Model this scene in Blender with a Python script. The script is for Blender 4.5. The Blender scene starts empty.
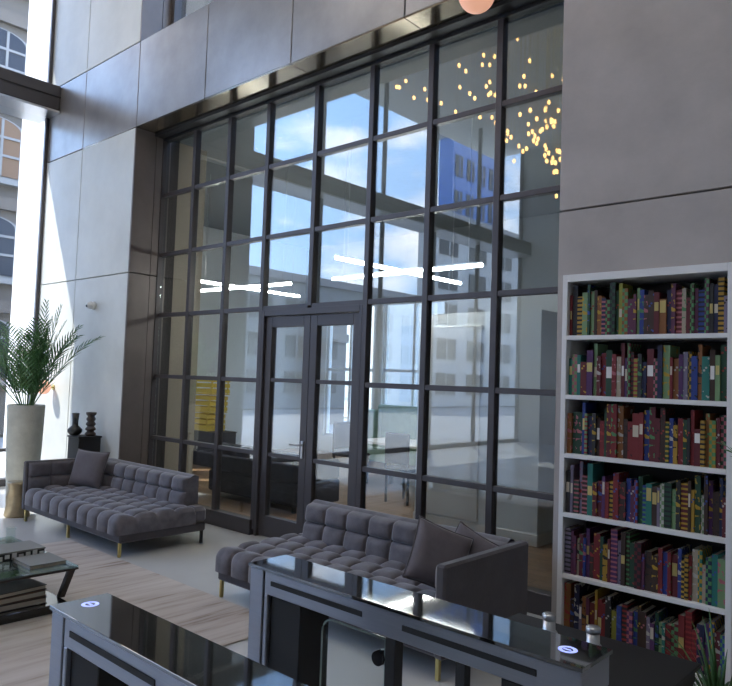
import bpy, math, random
from math import sin, cos, pi, radians
from mathutils import Vector, Matrix
random.seed(7)
S = bpy.context.scene
COL = S.collection

# ------------------------------------------------------------------ camera
yaw, pitch, roll = 0.7362, 0.0502, 0.0341
F = Vector((-sin(yaw)*cos(pitch), cos(yaw)*cos(pitch), sin(pitch)))
RT = Vector((cos(yaw), sin(yaw), 0)); UP = RT.cross(F)
R2 = RT*cos(roll)+UP*sin(roll); U2 = UP*cos(roll)-RT*sin(roll)
cd = bpy.data.cameras.new('camera'); cam = bpy.data.objects.new('camera', cd); COL.objects.link(cam)
m = Matrix((R2, U2, -F)).transposed().to_4x4(); m.translation = Vector((2.9694, -4.7544, 1.6693))
cam.matrix_world = m
cd.sensor_fit = 'HORIZONTAL'; cd.sensor_width = 36; cd.lens = 704.28/732*36; cd.clip_start = .02; cd.clip_end = 300
S.camera = cam
# ------------------------------------------------------------------ view
S.view_settings.view_transform = 'Standard'; S.view_settings.look = 'None'
S.view_settings.gamma = 1; S.view_settings.use_curve_mapping = False
S.view_settings.exposure = 0.98
S.cycles.use_denoising = True
S.cycles.max_bounces = 9; S.cycles.diffuse_bounces = 5; S.cycles.transparent_max_bounces = 24
S.cycles.sample_clamp_indirect = 6
S.cycles.caustics_reflective = False; S.cycles.caustics_refractive = False
# ------------------------------------------------------------------ sky
W = bpy.data.worlds.new('sky'); S.world = W; W.use_nodes = True
nt = W.node_tree; nt.nodes.clear()
def N(t, typ, **kw):
    n = t.nodes.new(typ)
    for k, v in kw.items(): setattr(n, k, v)
    return n
tc = N(nt, 'ShaderNodeTexCoord'); mp = N(nt, 'ShaderNodeMapping'); mp.inputs['Scale'].default_value = (1, 1, 2.2); mp.inputs['Location'].default_value = (.35, .1, .2)
nz = N(nt, 'ShaderNodeTexNoise'); nz.inputs['Scale'].default_value = 2.3; nz.inputs['Detail'].default_value = 7; nz.inputs['Roughness'].default_value = .55
cr = N(nt, 'ShaderNodeValToRGB'); cr.color_ramp.elements[0].position = .50; cr.color_ramp.elements[1].position = .70
sx = N(nt, 'ShaderNodeSeparateXYZ'); gr = N(nt, 'ShaderNodeValToRGB')
gr.color_ramp.elements[0].position = 0; gr.color_ramp.elements[0].color = (.42, .58, .82, 1)
gr.color_ramp.elements[1].position = .7; gr.color_ramp.elements[1].color = (.10, .28, .70, 1)
mix = N(nt, 'ShaderNodeMix', data_type='RGBA'); mix.inputs[7].default_value = (1.85, 1.5, 1.12, 1)
bg = N(nt, 'ShaderNodeBackground'); bg.inputs['Strength'].default_value = 3.0
wo = N(nt, 'ShaderNodeOutputWorld'); L = nt.links.new
L(tc.outputs['Generated'], mp.inputs['Vector']); L(mp.outputs[0], nz.inputs['Vector']); L(nz.outputs['Fac'], cr.inputs[0])
L(tc.outputs['Generated'], sx.inputs[0]); L(sx.outputs['Z'], gr.inputs[0]); L(gr.outputs[0], mix.inputs[6]); L(cr.outputs[0], mix.inputs[0])
L(mix.outputs[2], bg.inputs['Color']); L(bg.outputs[0], wo.inputs['Surface'])
# ------------------------------------------------------------------ sun
sd = bpy.data.lights.new('sun', 'SUN'); sd.energy = 4.2; sd.angle = radians(.6); sd.color = (1, .95, .87)
so = bpy.data.objects.new('sun', sd); COL.objects.link(so); so.location = (-20, -25, 40)
so.rotation_euler = Vector((.48, .60, -1.0)).to_track_quat('-Z', 'Y').to_euler()

# ================================================================== materials
MATS = {}
def mat(name, col, rough=.5, metal=0., var=0., scale=4., bump=0., bscale=None, emit=None, estr=0., spec=.5, coat=0., stretch=None, detail=5, sheen=0.):
    if name in MATS: return MATS[name]
    M = bpy.data.materials.new(name); M.use_nodes = True; t = M.node_tree; b = t.nodes['Principled BSDF']
    b.inputs['Base Color'].default_value = (*col, 1); b.inputs['Roughness'].default_value = rough; b.inputs['Metallic'].default_value = metal
    b.inputs['Specular IOR Level'].default_value = spec; b.inputs['Coat Weight'].default_value = coat; b.inputs['Coat Roughness'].default_value = .05
    if sheen: b.inputs['Sheen Weight'].default_value = sheen; b.inputs['Sheen Roughness'].default_value = .4
    if emit: b.inputs['Emission Color'].default_value = (*emit, 1); b.inputs['Emission Strength'].default_value = estr
    c = N(t, 'ShaderNodeTexCoord'); vec = c.outputs['Object']
    if stretch:
        mp = N(t, 'ShaderNodeMapping'); mp.inputs['Scale'].default_value = stretch; t.links.new(vec, mp.inputs['Vector']); vec = mp.outputs[0]
    if var:
        nz = N(t, 'ShaderNodeTexNoise'); nz.inputs['Scale'].default_value = scale; nz.inputs['Detail'].default_value = detail; nz.inputs['Roughness'].default_value = .6
        t.links.new(vec, nz.inputs['Vector'])
        r = N(t, 'ShaderNodeValToRGB'); r.color_ramp.elements[0].position = .3; r.color_ramp.elements[1].position = .7
        r.color_ramp.elements[0].color = (*[max(0, x*(1-var)) for x in col], 1); r.color_ramp.elements[1].color = (*[x*(1+var) for x in col], 1)
        t.links.new(nz.outputs['Fac'], r.inputs[0]); t.links.new(r.outputs[0], b.inputs['Base Color'])
    if bump:
        n2 = N(t, 'ShaderNodeTexNoise'); n2.inputs['Scale'].default_value = bscale or scale*6; n2.inputs['Detail'].default_value = 3; t.links.new(vec, n2.inputs['Vector'])
        bp = N(t, 'ShaderNodeBump'); bp.inputs['Strength'].default_value = bump; bp.inputs['Distance'].default_value = .01
        t.links.new(n2.outputs['Fac'], bp.inputs['Height']); t.links.new(bp.outputs[0], b.inputs['Normal'])
    MATS[name] = M; return M

def glass(name, tint, base, edge, power=3.):
    M = bpy.data.materials.new(name); M.use_nodes = True; t = M.node_tree; t.nodes.clear()
    tr = N(t, 'ShaderNodeBsdfTransparent'); tr.inputs[0].default_value = (*tint, 1)
    gl = N(t, 'ShaderNodeBsdfGlossy'); gl.inputs['Roughness'].default_value = 0.0; gl.inputs['Color'].default_value = (.95, .98, 1, 1)
    lw = N(t, 'ShaderNodeLayerWeight'); lw.inputs['Blend'].default_value = .5
    pw = N(t, 'ShaderNodeMath', operation='POWER'); pw.inputs[1].default_value = power
    ma = N(t, 'ShaderNodeMath', operation='MULTIPLY_ADD'); ma.inputs[1].default_value = edge; ma.inputs[2].default_value = base; ma.use_clamp = True
    mx = N(t, 'ShaderNodeMixShader'); o = N(t, 'ShaderNodeOutputMaterial')
    t.links.new(lw.outputs['Facing'], pw.inputs[0]); t.links.new(pw.outputs[0], ma.inputs[0]); t.links.new(ma.outputs[0], mx.inputs[0])
    t.links.new(tr.outputs[0], mx.inputs[1]); t.links.new(gl.outputs[0], mx.inputs[2]); t.links.new(mx.outputs[0], o.inputs[0])
    MATS[name] = M; return M

def brick_mat(name, c1, c2, mortar, scale, vertical=True):
    M = bpy.data.materials.new(name); M.use_nodes = True; t = M.node_tree; b = t.nodes['Principled BSDF']; b.inputs['Roughness'].default_value = .85
    c = N(t, 'ShaderNodeTexCoord'); mp = N(t, 'ShaderNodeMapping')
    if vertical: mp.inputs['Rotation'].default_value = (radians(90), 0, radians(90))
    br = N(t, 'ShaderNodeTexBrick'); br.inputs['Scale'].default_value = scale
    br.inputs['Color1'].default_value = (*c1, 1); br.inputs['Color2'].default_value = (*c2, 1); br.inputs['Mortar'].default_value = (*mortar, 1)
    br.inputs['Mortar Size'].default_value = .012
    t.links.new(c.outputs['Object'], mp.inputs[0]); t.links.new(mp.outputs[0], br.inputs['Vector']); t.links.new(br.outputs[0], b.inputs['Base Color'])
    MATS[name] = M; return M

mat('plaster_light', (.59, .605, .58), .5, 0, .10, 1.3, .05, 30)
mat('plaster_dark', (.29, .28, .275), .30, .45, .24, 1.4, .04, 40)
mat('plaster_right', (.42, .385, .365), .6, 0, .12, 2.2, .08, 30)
mat('bronze', (.20, .17, .16), .42, .35, .10, 3)
mat('soffit_metal', (.20, .165, .12), .16, .9, .12, 2)
mat('frame_metal', (.08, .073, .078), .4, .3)
mat('frame_dark', (.02, .02, .022), .5)
mat('beam_metal', (.075, .07, .075), .5, .3)
mat('white_paint', (.82, .82, .80), .5)
mat('ceiling_white', (.75, .75, .74), .8)
mat('inner_white', (.80, .84, .86), .8)
mat('inner_tan', (.52, .46, .37), .8)
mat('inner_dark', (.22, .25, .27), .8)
mat('lobby_wall', (.42, .42, .42), .7, 0, .1, 1)
mat('floor_stone', (.58, .585, .58), .22, 0, .07, .9, .02, 40)
mat('gap_black', (.012, .012, .013), .7)
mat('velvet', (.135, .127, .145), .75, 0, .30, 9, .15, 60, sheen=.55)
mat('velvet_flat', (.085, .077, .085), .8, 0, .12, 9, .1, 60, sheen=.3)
mat('velvet_pillow', (.14, .125, .138), .85, 0, .12, 9, .15, 60, sheen=.3)
mat('brass', (.62, .50, .20), .28, .9)
mat('steel_blue', (.28, .295, .335), .34, .65, .05, 6, 0, None, None, 0, .5, 0, (1, 1, 60))
mat('black_gloss', (.008, .008, .009), .05, 0, coat=.6)
mat('black_matte', (.012, .012, .013), .5)
mat('black_top', (.010, .012, .013), .02, 0, spec=.9, coat=1.0)
mat('led_blue', (.5, .55, .9), .4, emit=(.30, .38, .95), estr=.55)
mat('concrete_pot', (.50, .50, .44), .8, 0, .14, 6, .25, 40)
mat('soil', (.05, .04, .03), .9)
mat('leaf', (.07, .18, .06), .45, 0, .35, 9)
mat('leaf_light', (.15, .29, .09), .45, 0, .3, 9)
mat('stem', (.12, .16, .06), .6)
mat('gold_drum', (.42, .33, .20), .35, .7, .25, 6, .3, 12)
mat('vase_black', (.022, .024, .024), .3)
mat('vase_brown', (.05, .036, .03), .4)
mat('globe', (.75, .45, .34), .4, emit=(1.0, .50, .32), estr=.30)
mat('dark_wood', (.035, .022, .018), .45)
mat('shelf_white', (.78, .78, .78), .45)
mat('page', (.55, .50, .40), .9)
mat('print_white', (.75, .75, .73), .7)
mat('book_brown', (.16, .09, .06), .7, 0, .2, 20)
mat('book_grey', (.20, .205, .20), .6)
mat('steel', (.55, .56, .57), .3, .85)
mat('lobby_fill', (1, 1, 1), .4, emit=(1, .93, .84), estr=12)
mat('led_tube', (1, 1, 1), .4, emit=(1, .98, .94), estr=26)
mat('bulb_gold', (1, .7, .3), .3, emit=(1, .52, .15), estr=6)
mat('navy', (.018, .020, .030), .75, 0, .1, 8)
mat('green_cloth', (.30, .45, .35), .8, 0, .1, 6)
mat('yellow', (.75, .55, .06), .5)
mat('blue_glass', (.02, .12, .42), .12, .3, spec=.8)
mat('stone_white', (.78, .77, .73), .8, 0, .06, 2)
mat('stone_grey', (.22, .23, .24), .8, 0, .08, 2)
mat('stone_pale', (.45, .46, .47), .8, 0, .08, 2)
mat('window_pale', (.66, .70, .72), .3)
mat('arch_frame', (.27, .27, .255), .7)
mat('stone_tan', (.16, .14, .115), .85, 0, .12, 3)
mat('pavement', (.34, .34, .33), .9, 0, .1, 2)
mat('window_dark', (.035, .04, .05), .25, 0, spec=.3)
mat('curtain_orange', (.22, .14, .085), .9)
mat('roof_grey', (.25, .25, .26), .8)
mat('glass_edge', (.42, .52, .48), .15)
mat('lens_black', (.01, .01, .012), .1)
glass('pane_glass', (.93, .965, .96), .10, .42, 2.0)
glass('facade_glass', (.97, .985, .985), .02, .30, 3.)
glass('clear_glass', (.95, .98, .97), .012, .25, 3.)
glass('table_glass', (.62, .72, .70), .06, .5, 3.)
brick_mat('brick', (.125, .10, .072), (.095, .078, .058), (.14, .125, .105), 3.2)

def floor_wood():
    M = bpy.data.materials.new('wood_floor'); M.use_nodes = True; t = M.node_tree; b = t.nodes['Principled BSDF']; b.inputs['Roughness'].default_value = .45
    c = N(t, 'ShaderNodeTexCoord'); br = N(t, 'ShaderNodeTexBrick'); br.inputs['Scale'].default_value = 1.2
    br.inputs['Brick Width'].default_value = 1.6; br.inputs['Row Height'].default_value = .16; br.inputs['Mortar Size'].default_value = .004
    br.inputs['Color1'].default_value = (.30, .18, .105, 1); br.inputs['Color2'].default_value = (.22, .13, .075, 1); br.inputs['Mortar'].default_value = (.08, .05, .03, 1)
    t.links.new(c.outputs['Object'], br.inputs['Vector']); t.links.new(br.outputs[0], b.inputs['Base Color']); MATS['wood_floor'] = M
floor_wood()
def rug_mat():
    M = bpy.data.materials.new('rug'); M.use_nodes = True; t = M.node_tree; b = t.nodes['Principled BSDF']; b.inputs['Roughness'].default_value = .95
    c = N(t, 'ShaderNodeTexCoord'); mp = N(t, 'ShaderNodeMapping'); mp.inputs['Scale'].default_value = (7.5, .55, 1)
    nz = N(t, 'ShaderNodeTexNoise'); nz.inputs['Scale'].default_value = 1.6; nz.inputs['Detail'].default_value = 6; nz.inputs['Roughness'].default_value = .62
    r = N(t, 'ShaderNodeValToRGB'); e = r.color_ramp.elements
    e[0].position = .33; e[0].color = (.25, .195, .16, 1); e[1].position = .52; e[1].color = (.50, .445, .40, 1)
    x = e.new(.41); x.color = (.43, .37, .325, 1); x = e.new(.7); x.color = (.55, .50, .46, 1)
    t.links.new(c.outputs['Object'], mp.inputs[0]); t.links.new(mp.outputs[0], nz.inputs['Vector']); t.links.new(nz.outputs['Fac'], r.inputs[0]); t.links.new(r.outputs[0], b.inputs['Base Color'])
    bp = N(t, 'ShaderNodeBump'); bp.inputs['Strength'].default_value = .5; bp.inputs['Distance'].default_value = .01
    t.links.new(nz.outputs['Fac'], bp.inputs['Height']); t.links.new(bp.outputs[0], b.inputs['Normal']); MATS['rug'] = M
rug_mat()

# ================================================================== mesh helpers
class MB:
    def __init__(s): s.v = []; s.f = []; s.sm = []
    def add(s, vs, fs, smooth=False):
        o = len(s.v); s.v += [tuple(v) for v in vs]; s.f += [tuple(i+o for i in f) for f in fs]; s.sm += [smooth]*len(fs); return s
    def box(s, x0, x1, y0, y1, z0, z1, b=0.):
        if x0 > x1: x0, x1 = x1, x0
        if y0 > y1: y0, y1 = y1, y0
        if z0 > z1: z0, z1 = z1, z0
        if b <= 0:
            vs = [(x, y, z) for x in (x0, x1) for y in (y0, y1) for z in (z0, z1)]
            return s.add(vs, [(0, 1, 3, 2), (4, 6, 7, 5), (0, 4, 5, 1), (2, 3, 7, 6), (0, 2, 6, 4), (1, 5, 7, 3)])
        b = min(b, (x1-x0)/2.01, (y1-y0)/2.01, (z1-z0)/2.01)
        X = (x0, x1); Y = (y0, y1); Z = (z0, z1); vs = []; ix = {}
        for i in (0, 1):
            for j in (0, 1):
                for k in (0, 1):
                    dx, dy, dz = (b, -b)[i], (b, -b)[j], (b, -b)[k]
                    ix[i, j, k, 0] = len(vs); vs.append((X[i], Y[j]+dy, Z[k]+dz))
                    ix[i, j, k, 1] = len(vs); vs.append((X[i]+dx, Y[j], Z[k]+dz))
                    ix[i, j, k, 2] = len(vs); vs.append((X[i]+dx, Y[j]+dy, Z[k]))
        fs = []
        for i in (0, 1): fs.append([ix[i, j, k, 0] for j, k in ((0, 0), (1, 0), (1, 1), (0, 1))])
        for j in (0, 1): fs.append([ix[i, j, k, 1] for i, k in ((0, 0), (1, 0), (1, 1), (0, 1))])
        for k in (0, 1): fs.append([ix[i, j, k, 2] for i, j in ((0, 0), (1, 0), (1, 1), (0, 1))])
        for j in (0, 1):
            for k in (0, 1): fs.append([ix[0, j, k, 1], ix[1, j, k, 1], ix[1, j, k, 2], ix[0, j, k, 2]])
        for i in (0, 1):
            for k in (0, 1): fs.append([ix[i, 0, k, 0], ix[i, 1, k, 0], ix[i, 1, k, 2], ix[i, 0, k, 2]])
        for i in (0, 1):
            for j in (0, 1): fs.append([ix[i, j, 0, 0], ix[i, j, 1, 0], ix[i, j, 1, 1], ix[i, j, 0, 1]])
        for i in (0, 1):
            for j in (0, 1):
                for k in (0, 1): fs.append([ix[i, j, k, 0], ix[i, j, k, 1], ix[i, j, k, 2]])
        return s.add(vs, fs)
    def lathe(s, prof, c=(0, 0, 0), n=24, wob=None):
        vs = []; fs = []; m_ = len(prof)
        for r, z in prof:
            for k in range(n):
                a = 2*pi*k/n; rr = r*(wob(a, z) if wob else 1)
                vs.append((c[0]+rr*cos(a), c[1]+rr*sin(a), c[2]+z))
        for i in range(m_-1):
            for k in range(n): fs.append((i*n+k, i*n+(k+1) % n, (i+1)*n+(k+1) % n, (i+1)*n+k))
        s.add(vs, fs, True)
        o = len(s.v)-m_*n
        s.f += [tuple(o+k for k in range(n))[::-1], tuple(o+(m_-1)*n+k for k in range(n))]; s.sm += [False, False]; return s
    def tube(s, pts, r, n=8, cap=True):
        pts = [Vector(p) for p in pts]; vs = []; fs = []
        rs = r if isinstance(r, (list, tuple)) else [r]*len(pts)
        for i, p in enumerate(pts):
            d = (pts[min(i+1, len(pts)-1)]-pts[max(i-1, 0)]).normalized()
            a = d.cross(Vector((0, 0, 1)) if abs(d.z) < .9 else Vector((1, 0, 0))).normalized(); b = d.cross(a)
            for k in range(n): vs.append(p+(a*cos(2*pi*k/n)+b*sin(2*pi*k/n))*rs[i])
        for i in range(len(pts)-1):
            for k in range(n): fs.append((i*n+k, i*n+(k+1) % n, (i+1)*n+(k+1) % n, (i+1)*n+k))
        s.add(vs, fs, True)
        if cap:
            o = len(s.v)-len(vs); s.f += [tuple(o+k for k in range(n))[::-1], tuple(o+(len(pts)-1)*n+k for k in range(n))]; s.sm += [False, False]
        return s
    def grid(s, P, nu, nv, smooth=True):
        vs = [P(i/nu, j/nv) for j in range(nv+1) for i in range(nu+1)]
        fs = [(j*(nu+1)+i, j*(nu+1)+i+1, (j+1)*(nu+1)+i+1, (j+1)*(nu+1)+i) for j in range(nv) for i in range(nu)]
        return s.add(vs, fs, smooth)
    def prism(s, pts, y0, y1):   # polygon in x,z extruded along y
        n = len(pts); vs = [(x, y0, z) for x, z in pts]+[(x, y1, z) for x, z in pts]
        return s.add(vs, [tuple(range(n)), tuple(range(2*n-1, n-1, -1))]+[(i, i+n, (i+1) % n+n, (i+1) % n) for i in range(n)])
    def mesh(s, name, m):
        import bmesh
        me = bpy.data.meshes.new(name); me.from_pydata(s.v, [], s.f); me.materials.append(MATS[m])
        me.polygons.foreach_set('use_smooth', s.sm)
        bm = bmesh.new(); bm.from_mesh(me); bmesh.ops.recalc_face_normals(bm, faces=bm.faces); bm.to_mesh(me); bm.free()
        return me
    def build(s, name, m, parent=None, label=None):
        o = bpy.data.objects.new(name, s.mesh(name, m)); COL.objects.link(o)
        if parent: o.parent = parent
        if label: o['label'] = label
        return o
def ico(c, r, seg=20, rings=12, sz=1.):
    return MB().lathe([(max(1e-4, r*sin(pi*i/rings)), -r*sz*cos(pi*i/rings)) for i in range(rings+1)], c, seg)
def empty(name, loc=(0, 0, 0), label=None, cat=None, group=None, kind=None, rz=0):
    o = bpy.data.objects.new(name, None); COL.objects.link(o); o.location = loc; o.rotation_euler = (0, 0, rz); o.empty_display_size = .1
    return tag(o, label, cat, group, kind)
def tag(o, label=None, cat=None, group=None, kind=None):
    if label: o['label'] = label
    if cat: o['category'] = cat
    if group: o['group'] = group
    if kind: o['kind'] = kind
    return o
def struct(name, mb, m, label): return tag(mb.build(name, m), label, kind='structure')
def bx(*a, b=0.): return MB().box(*a, b=b)

# ================================================================== the room shell
ZB, ZT, ZC = 4.66, 5.74, 8.5          # bulkhead underside / top, ceiling
YF = -.40                              # face of the panelled wall
XL, XR, YB = -7.42, 6.5, -13.2         # lobby limits
struct('floor', bx(XL-.3, XR+.2, YB-.2, .2, -.2, 0), 'floor_stone', 'pale grey polished stone floor of the lobby')
struct('ceiling', bx(-8.55, XR+.2, YB-.2, .6, ZC, ZC+.3), 'ceiling_white', 'high pale lobby ceiling slab')
struct('wall_right', bx(XR, XR+.2, YB, .6, 0, ZC), 'lobby_wall', 'grey side wall of the lobby beyond the bookcase')
struct('wall_rear', bx(XL, XR, YB-.2, YB, 0, ZC), 'lobby_wall', 'dark grey rear wall of the lobby behind the viewer')

wall = empty('wall_front', (0, 0, 0), 'panelled grey wall around the gridded window', kind='structure')
XS = [-6.30, -4.905, -3.48, -2.075, -.672, .75]
g = .006; TH = .05
def panel(x0, x1, z0, z1, m, y=YF): bx(x0+g, x1-g, y, y+TH, z0+g, z1-g, b=.004).build('panel', m, wall)
# left pier
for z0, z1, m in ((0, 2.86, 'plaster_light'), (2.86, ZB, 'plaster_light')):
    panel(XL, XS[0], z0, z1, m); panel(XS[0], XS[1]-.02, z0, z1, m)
bx(XL, XS[1]-.05, YF+TH+.002, .25, 0, ZC).build('wall_core', 'gap_black', wall)
# bulkhead
xs = [XL]+XS+[2.15, 3.55, 4.95, XR]
for a, b in zip(xs[:-1], xs[1:]):
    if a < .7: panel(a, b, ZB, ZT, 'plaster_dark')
bx(XL, XS[-1], YF+TH+.002, .1, ZB+.03, ZT-.01).build('wall_core', 'gap_black', wall)
# soffit sheets of the bulkhead
for a, b in zip(XS[:-1], XS[1:]): bx(a+g, b-g, YF+.004, -.135, ZB-.012, ZB+.02).build('soffit_panel', 'soffit_metal', wall)
# upper left pier
for a, b in ((XL, XS[0]), (XS[0], XS[1]-.02)): panel(a, b, ZT, ZC, 'plaster_light')
# bronze jamb linings of the recess, left, on both storeys
for z0, z1 in ((0, 2.86), (2.86, ZB), (ZT, ZC)):
    bx(XS[1]-.045, XS[1]-.005, YF+.003, -.115, z0+g, z1-g).build('jamb_panel', 'bronze', wall)
    bx(XS[1]-.045, XS[1]-.002, -.109, .1, z0+g, z1-g).build('jamb_panel', 'bronze', wall)
# right pier around the bookcase niche
BX0, BX1, BZ = .80, 1.845, 2.40
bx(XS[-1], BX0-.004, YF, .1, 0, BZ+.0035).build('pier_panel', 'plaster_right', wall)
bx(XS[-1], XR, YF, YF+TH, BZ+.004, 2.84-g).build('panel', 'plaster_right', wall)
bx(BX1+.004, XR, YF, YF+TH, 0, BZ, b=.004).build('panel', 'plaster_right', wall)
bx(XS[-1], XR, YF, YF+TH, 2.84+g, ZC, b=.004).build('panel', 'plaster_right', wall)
bx(XS[-1]+.003, XR, YF+TH+.002, .1, 2.84, ZC).build('wall_core', 'gap_black', wall)
bx(XS[-1]+.003, XR, YF+TH+.002, .1, BZ+.005, 2.84).build('wall_core', 'gap_black', wall)
bx(BX0, XR, -.06, .1, 0, BZ+.004).build('wall_core', 'gap_black', wall)
bx(BX1+.01, XR, YF+TH+.002, -.061, 0, BZ+.004).build('wall_core', 'gap_black', wall)

# ------------------------------------------------------------------ gridded window
h = .76; w = .6856; wd = .7453; Z0 = .09
CX = {1: -5*w-2*wd, 2: -4*w-2*wd, 3: -3*w-2*wd, 4: -2*w-2*wd, 5: -2*w-wd, 6: -2*w, 7: -w, 8: 0, 9: w}
RZ = [Z0+h*k for k in range(7)]
win = empty('window_1', (0, 0, 0), 'tall black steel grid window with a double door in it', kind='structure')
MW, MD = .058, .075     # mullion face width, depth
def vbar(x, z0, z1, wd_=MW, y0=0., y1=MD, name='mullion'): bx(x-wd_/2, x+wd_/2, y0, y1, z0, z1, b=.003).build(name, 'frame_metal', win)
def hbar(x0, x1, z, hh=.046, y0=.006, y1=MD-.006, name='transom'): bx(x0, x1, y0, y1, z-hh/2, z+hh/2, b=.003).build(name, 'frame_metal', win)
bx(CX[1]-.08, CX[1]+.025, -.02, MD, 0, ZB-.02, b=.003).build('jamb', 'frame_metal', win)
for c in (2, 3, 4, 6, 7, 8): vbar(CX[c], 0.06, ZB-.05)
vbar(CX[5], RZ[3], ZB-.05)
bx(CX[9]-.025, XS[-1]-.002, -.02, MD, 0, ZB-.02, b=.003).build('jamb', 'frame_metal', win)
bx(CX[1]-.08, XS[-1]-.002, -.134, -.012, ZB-.045, ZB+.01, b=.003).build('head_cover', 'frame_dark', win)
bx(CX[1]-.08, XS[-1]-.002, -.012, MD, ZB-.075, ZB+.01, b=.003).build('head_frame', 'frame_dark', win)
for c in (1, 2, 3, 6, 7, 8):
    a, b = CX[c]+MW/2, CX[c+1]-MW/2
    bx(a-MW/2, b+MW/2, -.03, MD, .0, Z0+.07, b=.004).build('sill', 'frame_metal', win)
cells = []
for c in range(1, 9):
    a, b = CX[c]+MW/2, CX[c+1]-MW/2
    for r in range(1, 6):
        if c in (4, 5) and r < 3: continue
        hbar(a, b, RZ[r])
    for r in range(0, 6):
        if c in (4, 5) and r < 3: continue
        z0 = RZ[r]+(.07 if r == 0 else .021); z1 = RZ[r+1]-.021 if r < 5 else ZB-.075
        o = bx(a, b, .034, .044, z0, z1).build('pane', 'pane_glass', win)
        o.rotation_euler = (0, 0, 0)
# door frame
bx(CX[4]+MW/2, CX[4]+.065, .0, MD, 0, RZ[3]-.02, b=.003).build('door_frame', 'frame_metal', win)
bx(CX[6]-.065, CX[6]-MW/2, .0, MD, 0, RZ[3]-.02, b=.003).build('door_frame', 'frame_metal', win)
bx(CX[4]+.066, CX[6]-.066, .0, MD, RZ[3]-.085, RZ[3]-.02, b=.003).build('door_frame', 'frame_metal', win)
def door(n, x0, x1, hs, label):
    d = empty('door_%d' % n, ((x0+x1)/2, .03, 0), label, kind='structure')
    X0, X1 = x0-(x0+x1)/2, x1-(x0+x1)/2; zt = RZ[3]-.09; st = .095
    for a, b in ((X0, X0+st), (X1-st, X1)): bx(a, b, 0, .07, .012, zt, b=.003).build('stile', 'frame_metal', d)
    bx(X0+st, X1-st, 0, .07, zt-.11, zt, b=.003).build('rail', 'frame_metal', d)
    bx(X0+st, X1-st, 0, .07, .012, .22, b=.003).build('rail', 'frame_metal', d)
    for z in (1.62, .85): bx(X0+st, X1-st, .008, .06, z-.02, z+.02, b=.003).build('glazing_bar', 'frame_metal', d)
    for a, b in ((.22, .83), (.87, 1.60), (1.64, zt-.11)): bx(X0+st, X1-st, .03, .042, a, b).build('pane', 'pane_glass', d)
    if not hs: return
    hx = X1-st/2 if hs > 0 else X0+st/2
    p = bx(hx-.014, hx+.014, -.012, 0, .86, 1.03, b=.002).build('handle_plate', 'steel', d, 'chrome handle plate')
    hb = MB().tube([(hx, -.01, .99), (hx, -.055, .99), (hx-.02*hs, -.06, .99), (hx-.12*hs, -.06, .99)], .009, 10); hb.build('lever', 'steel', p)
door(1, CX[4]+.068, CX[5]-.002, 1, 'left leaf of the black glazed double door, with lever handle')
door(2, CX[5]+.002, CX[6]-.068, 0, 'right leaf of the black glazed double door, beside the right-hand sofa')

# upper window above bulkhead
w2 = empty('window_2', (0, 0, 0), 'upper storey window above the bulkhead', kind='structure')
bx(XS[1], XS[-1]-.002, -.05, .09, ZT-.005, ZT+.06).build('sill', 'frame_metal', w2)
for x in (-4.86, -3.48, -2.07, -.66, .71): bx(x-.035, x+.035, .0, .1, ZT+.06, ZC-.002).build('mullion', 'frame_metal', w2)
for a, b in zip((-4.86, -3.48, -2.07, -.66), (-3.48, -2.07, -.66, .71)): bx(a+.035, b-.035, .05, .062, ZT+.06, ZC-.002).build('pane', 'pane_glass', w2)

# ------------------------------------------------------------------ left glass facade
fac = empty('window_3', (0, 0, 0), 'glass street facade with dark steel beam at the left', kind='structure')
bx(-7.75, -7.07, YB, YF-.004, 5.36, 5.72, b=.01).build('beam', 'beam_metal', fac)
bx(-7.069, -7.060, YB, YF-.004, 5.545, 5.56).build('beam_joint', 'gap_black', fac)
bx(-7.75, -7.06, YB, YF-.006, 5.325, 5.355).build('beam_tray', 'steel', fac)
ys = [YF-.03]+[-2.05, -3.15]+[-3.15-1.95*k for k in range(1, 5)]+[YB+.02]
bx(-7.45, -7.40, YF-.05, YF-.002, 0, ZC).build('mullion', 'frame_metal', fac)
for y in ys[3:]: bx(-7.47, -7.37, y-.025, y+.025, 0, ZC).build('mullion', 'frame_metal', fac)
bx(-7.55, -7.20, -3.15, -2.05, 0, ZC).build('column', 'beam_metal', fac)
for k, (a, b) in enumerate(zip(ys[:-1], ys[1:])):
    if k == 1: continue
    for z0, z1 in ((.1, 5.32), (5.73, ZC-.05)): bx(-7.43, -7.418, b+.025, a-.03, z0, z1).build('pane', 'facade_glass', fac)
bx(-7.5, -7.34, YB, YF-.07, 0, .1).build('sill', 'frame_metal', fac)
bx(-7.49, -7.35, -2.04, YF-.07, .48, .52).build('rail', 'frame_metal', fac)
tag(bx(-8.95, -8.03, -.2, .25, 0, 8.45, b=.02).build('street_column', 'white_paint'), 'sunlit white column standing just outside the glass facade', 'column')

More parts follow.
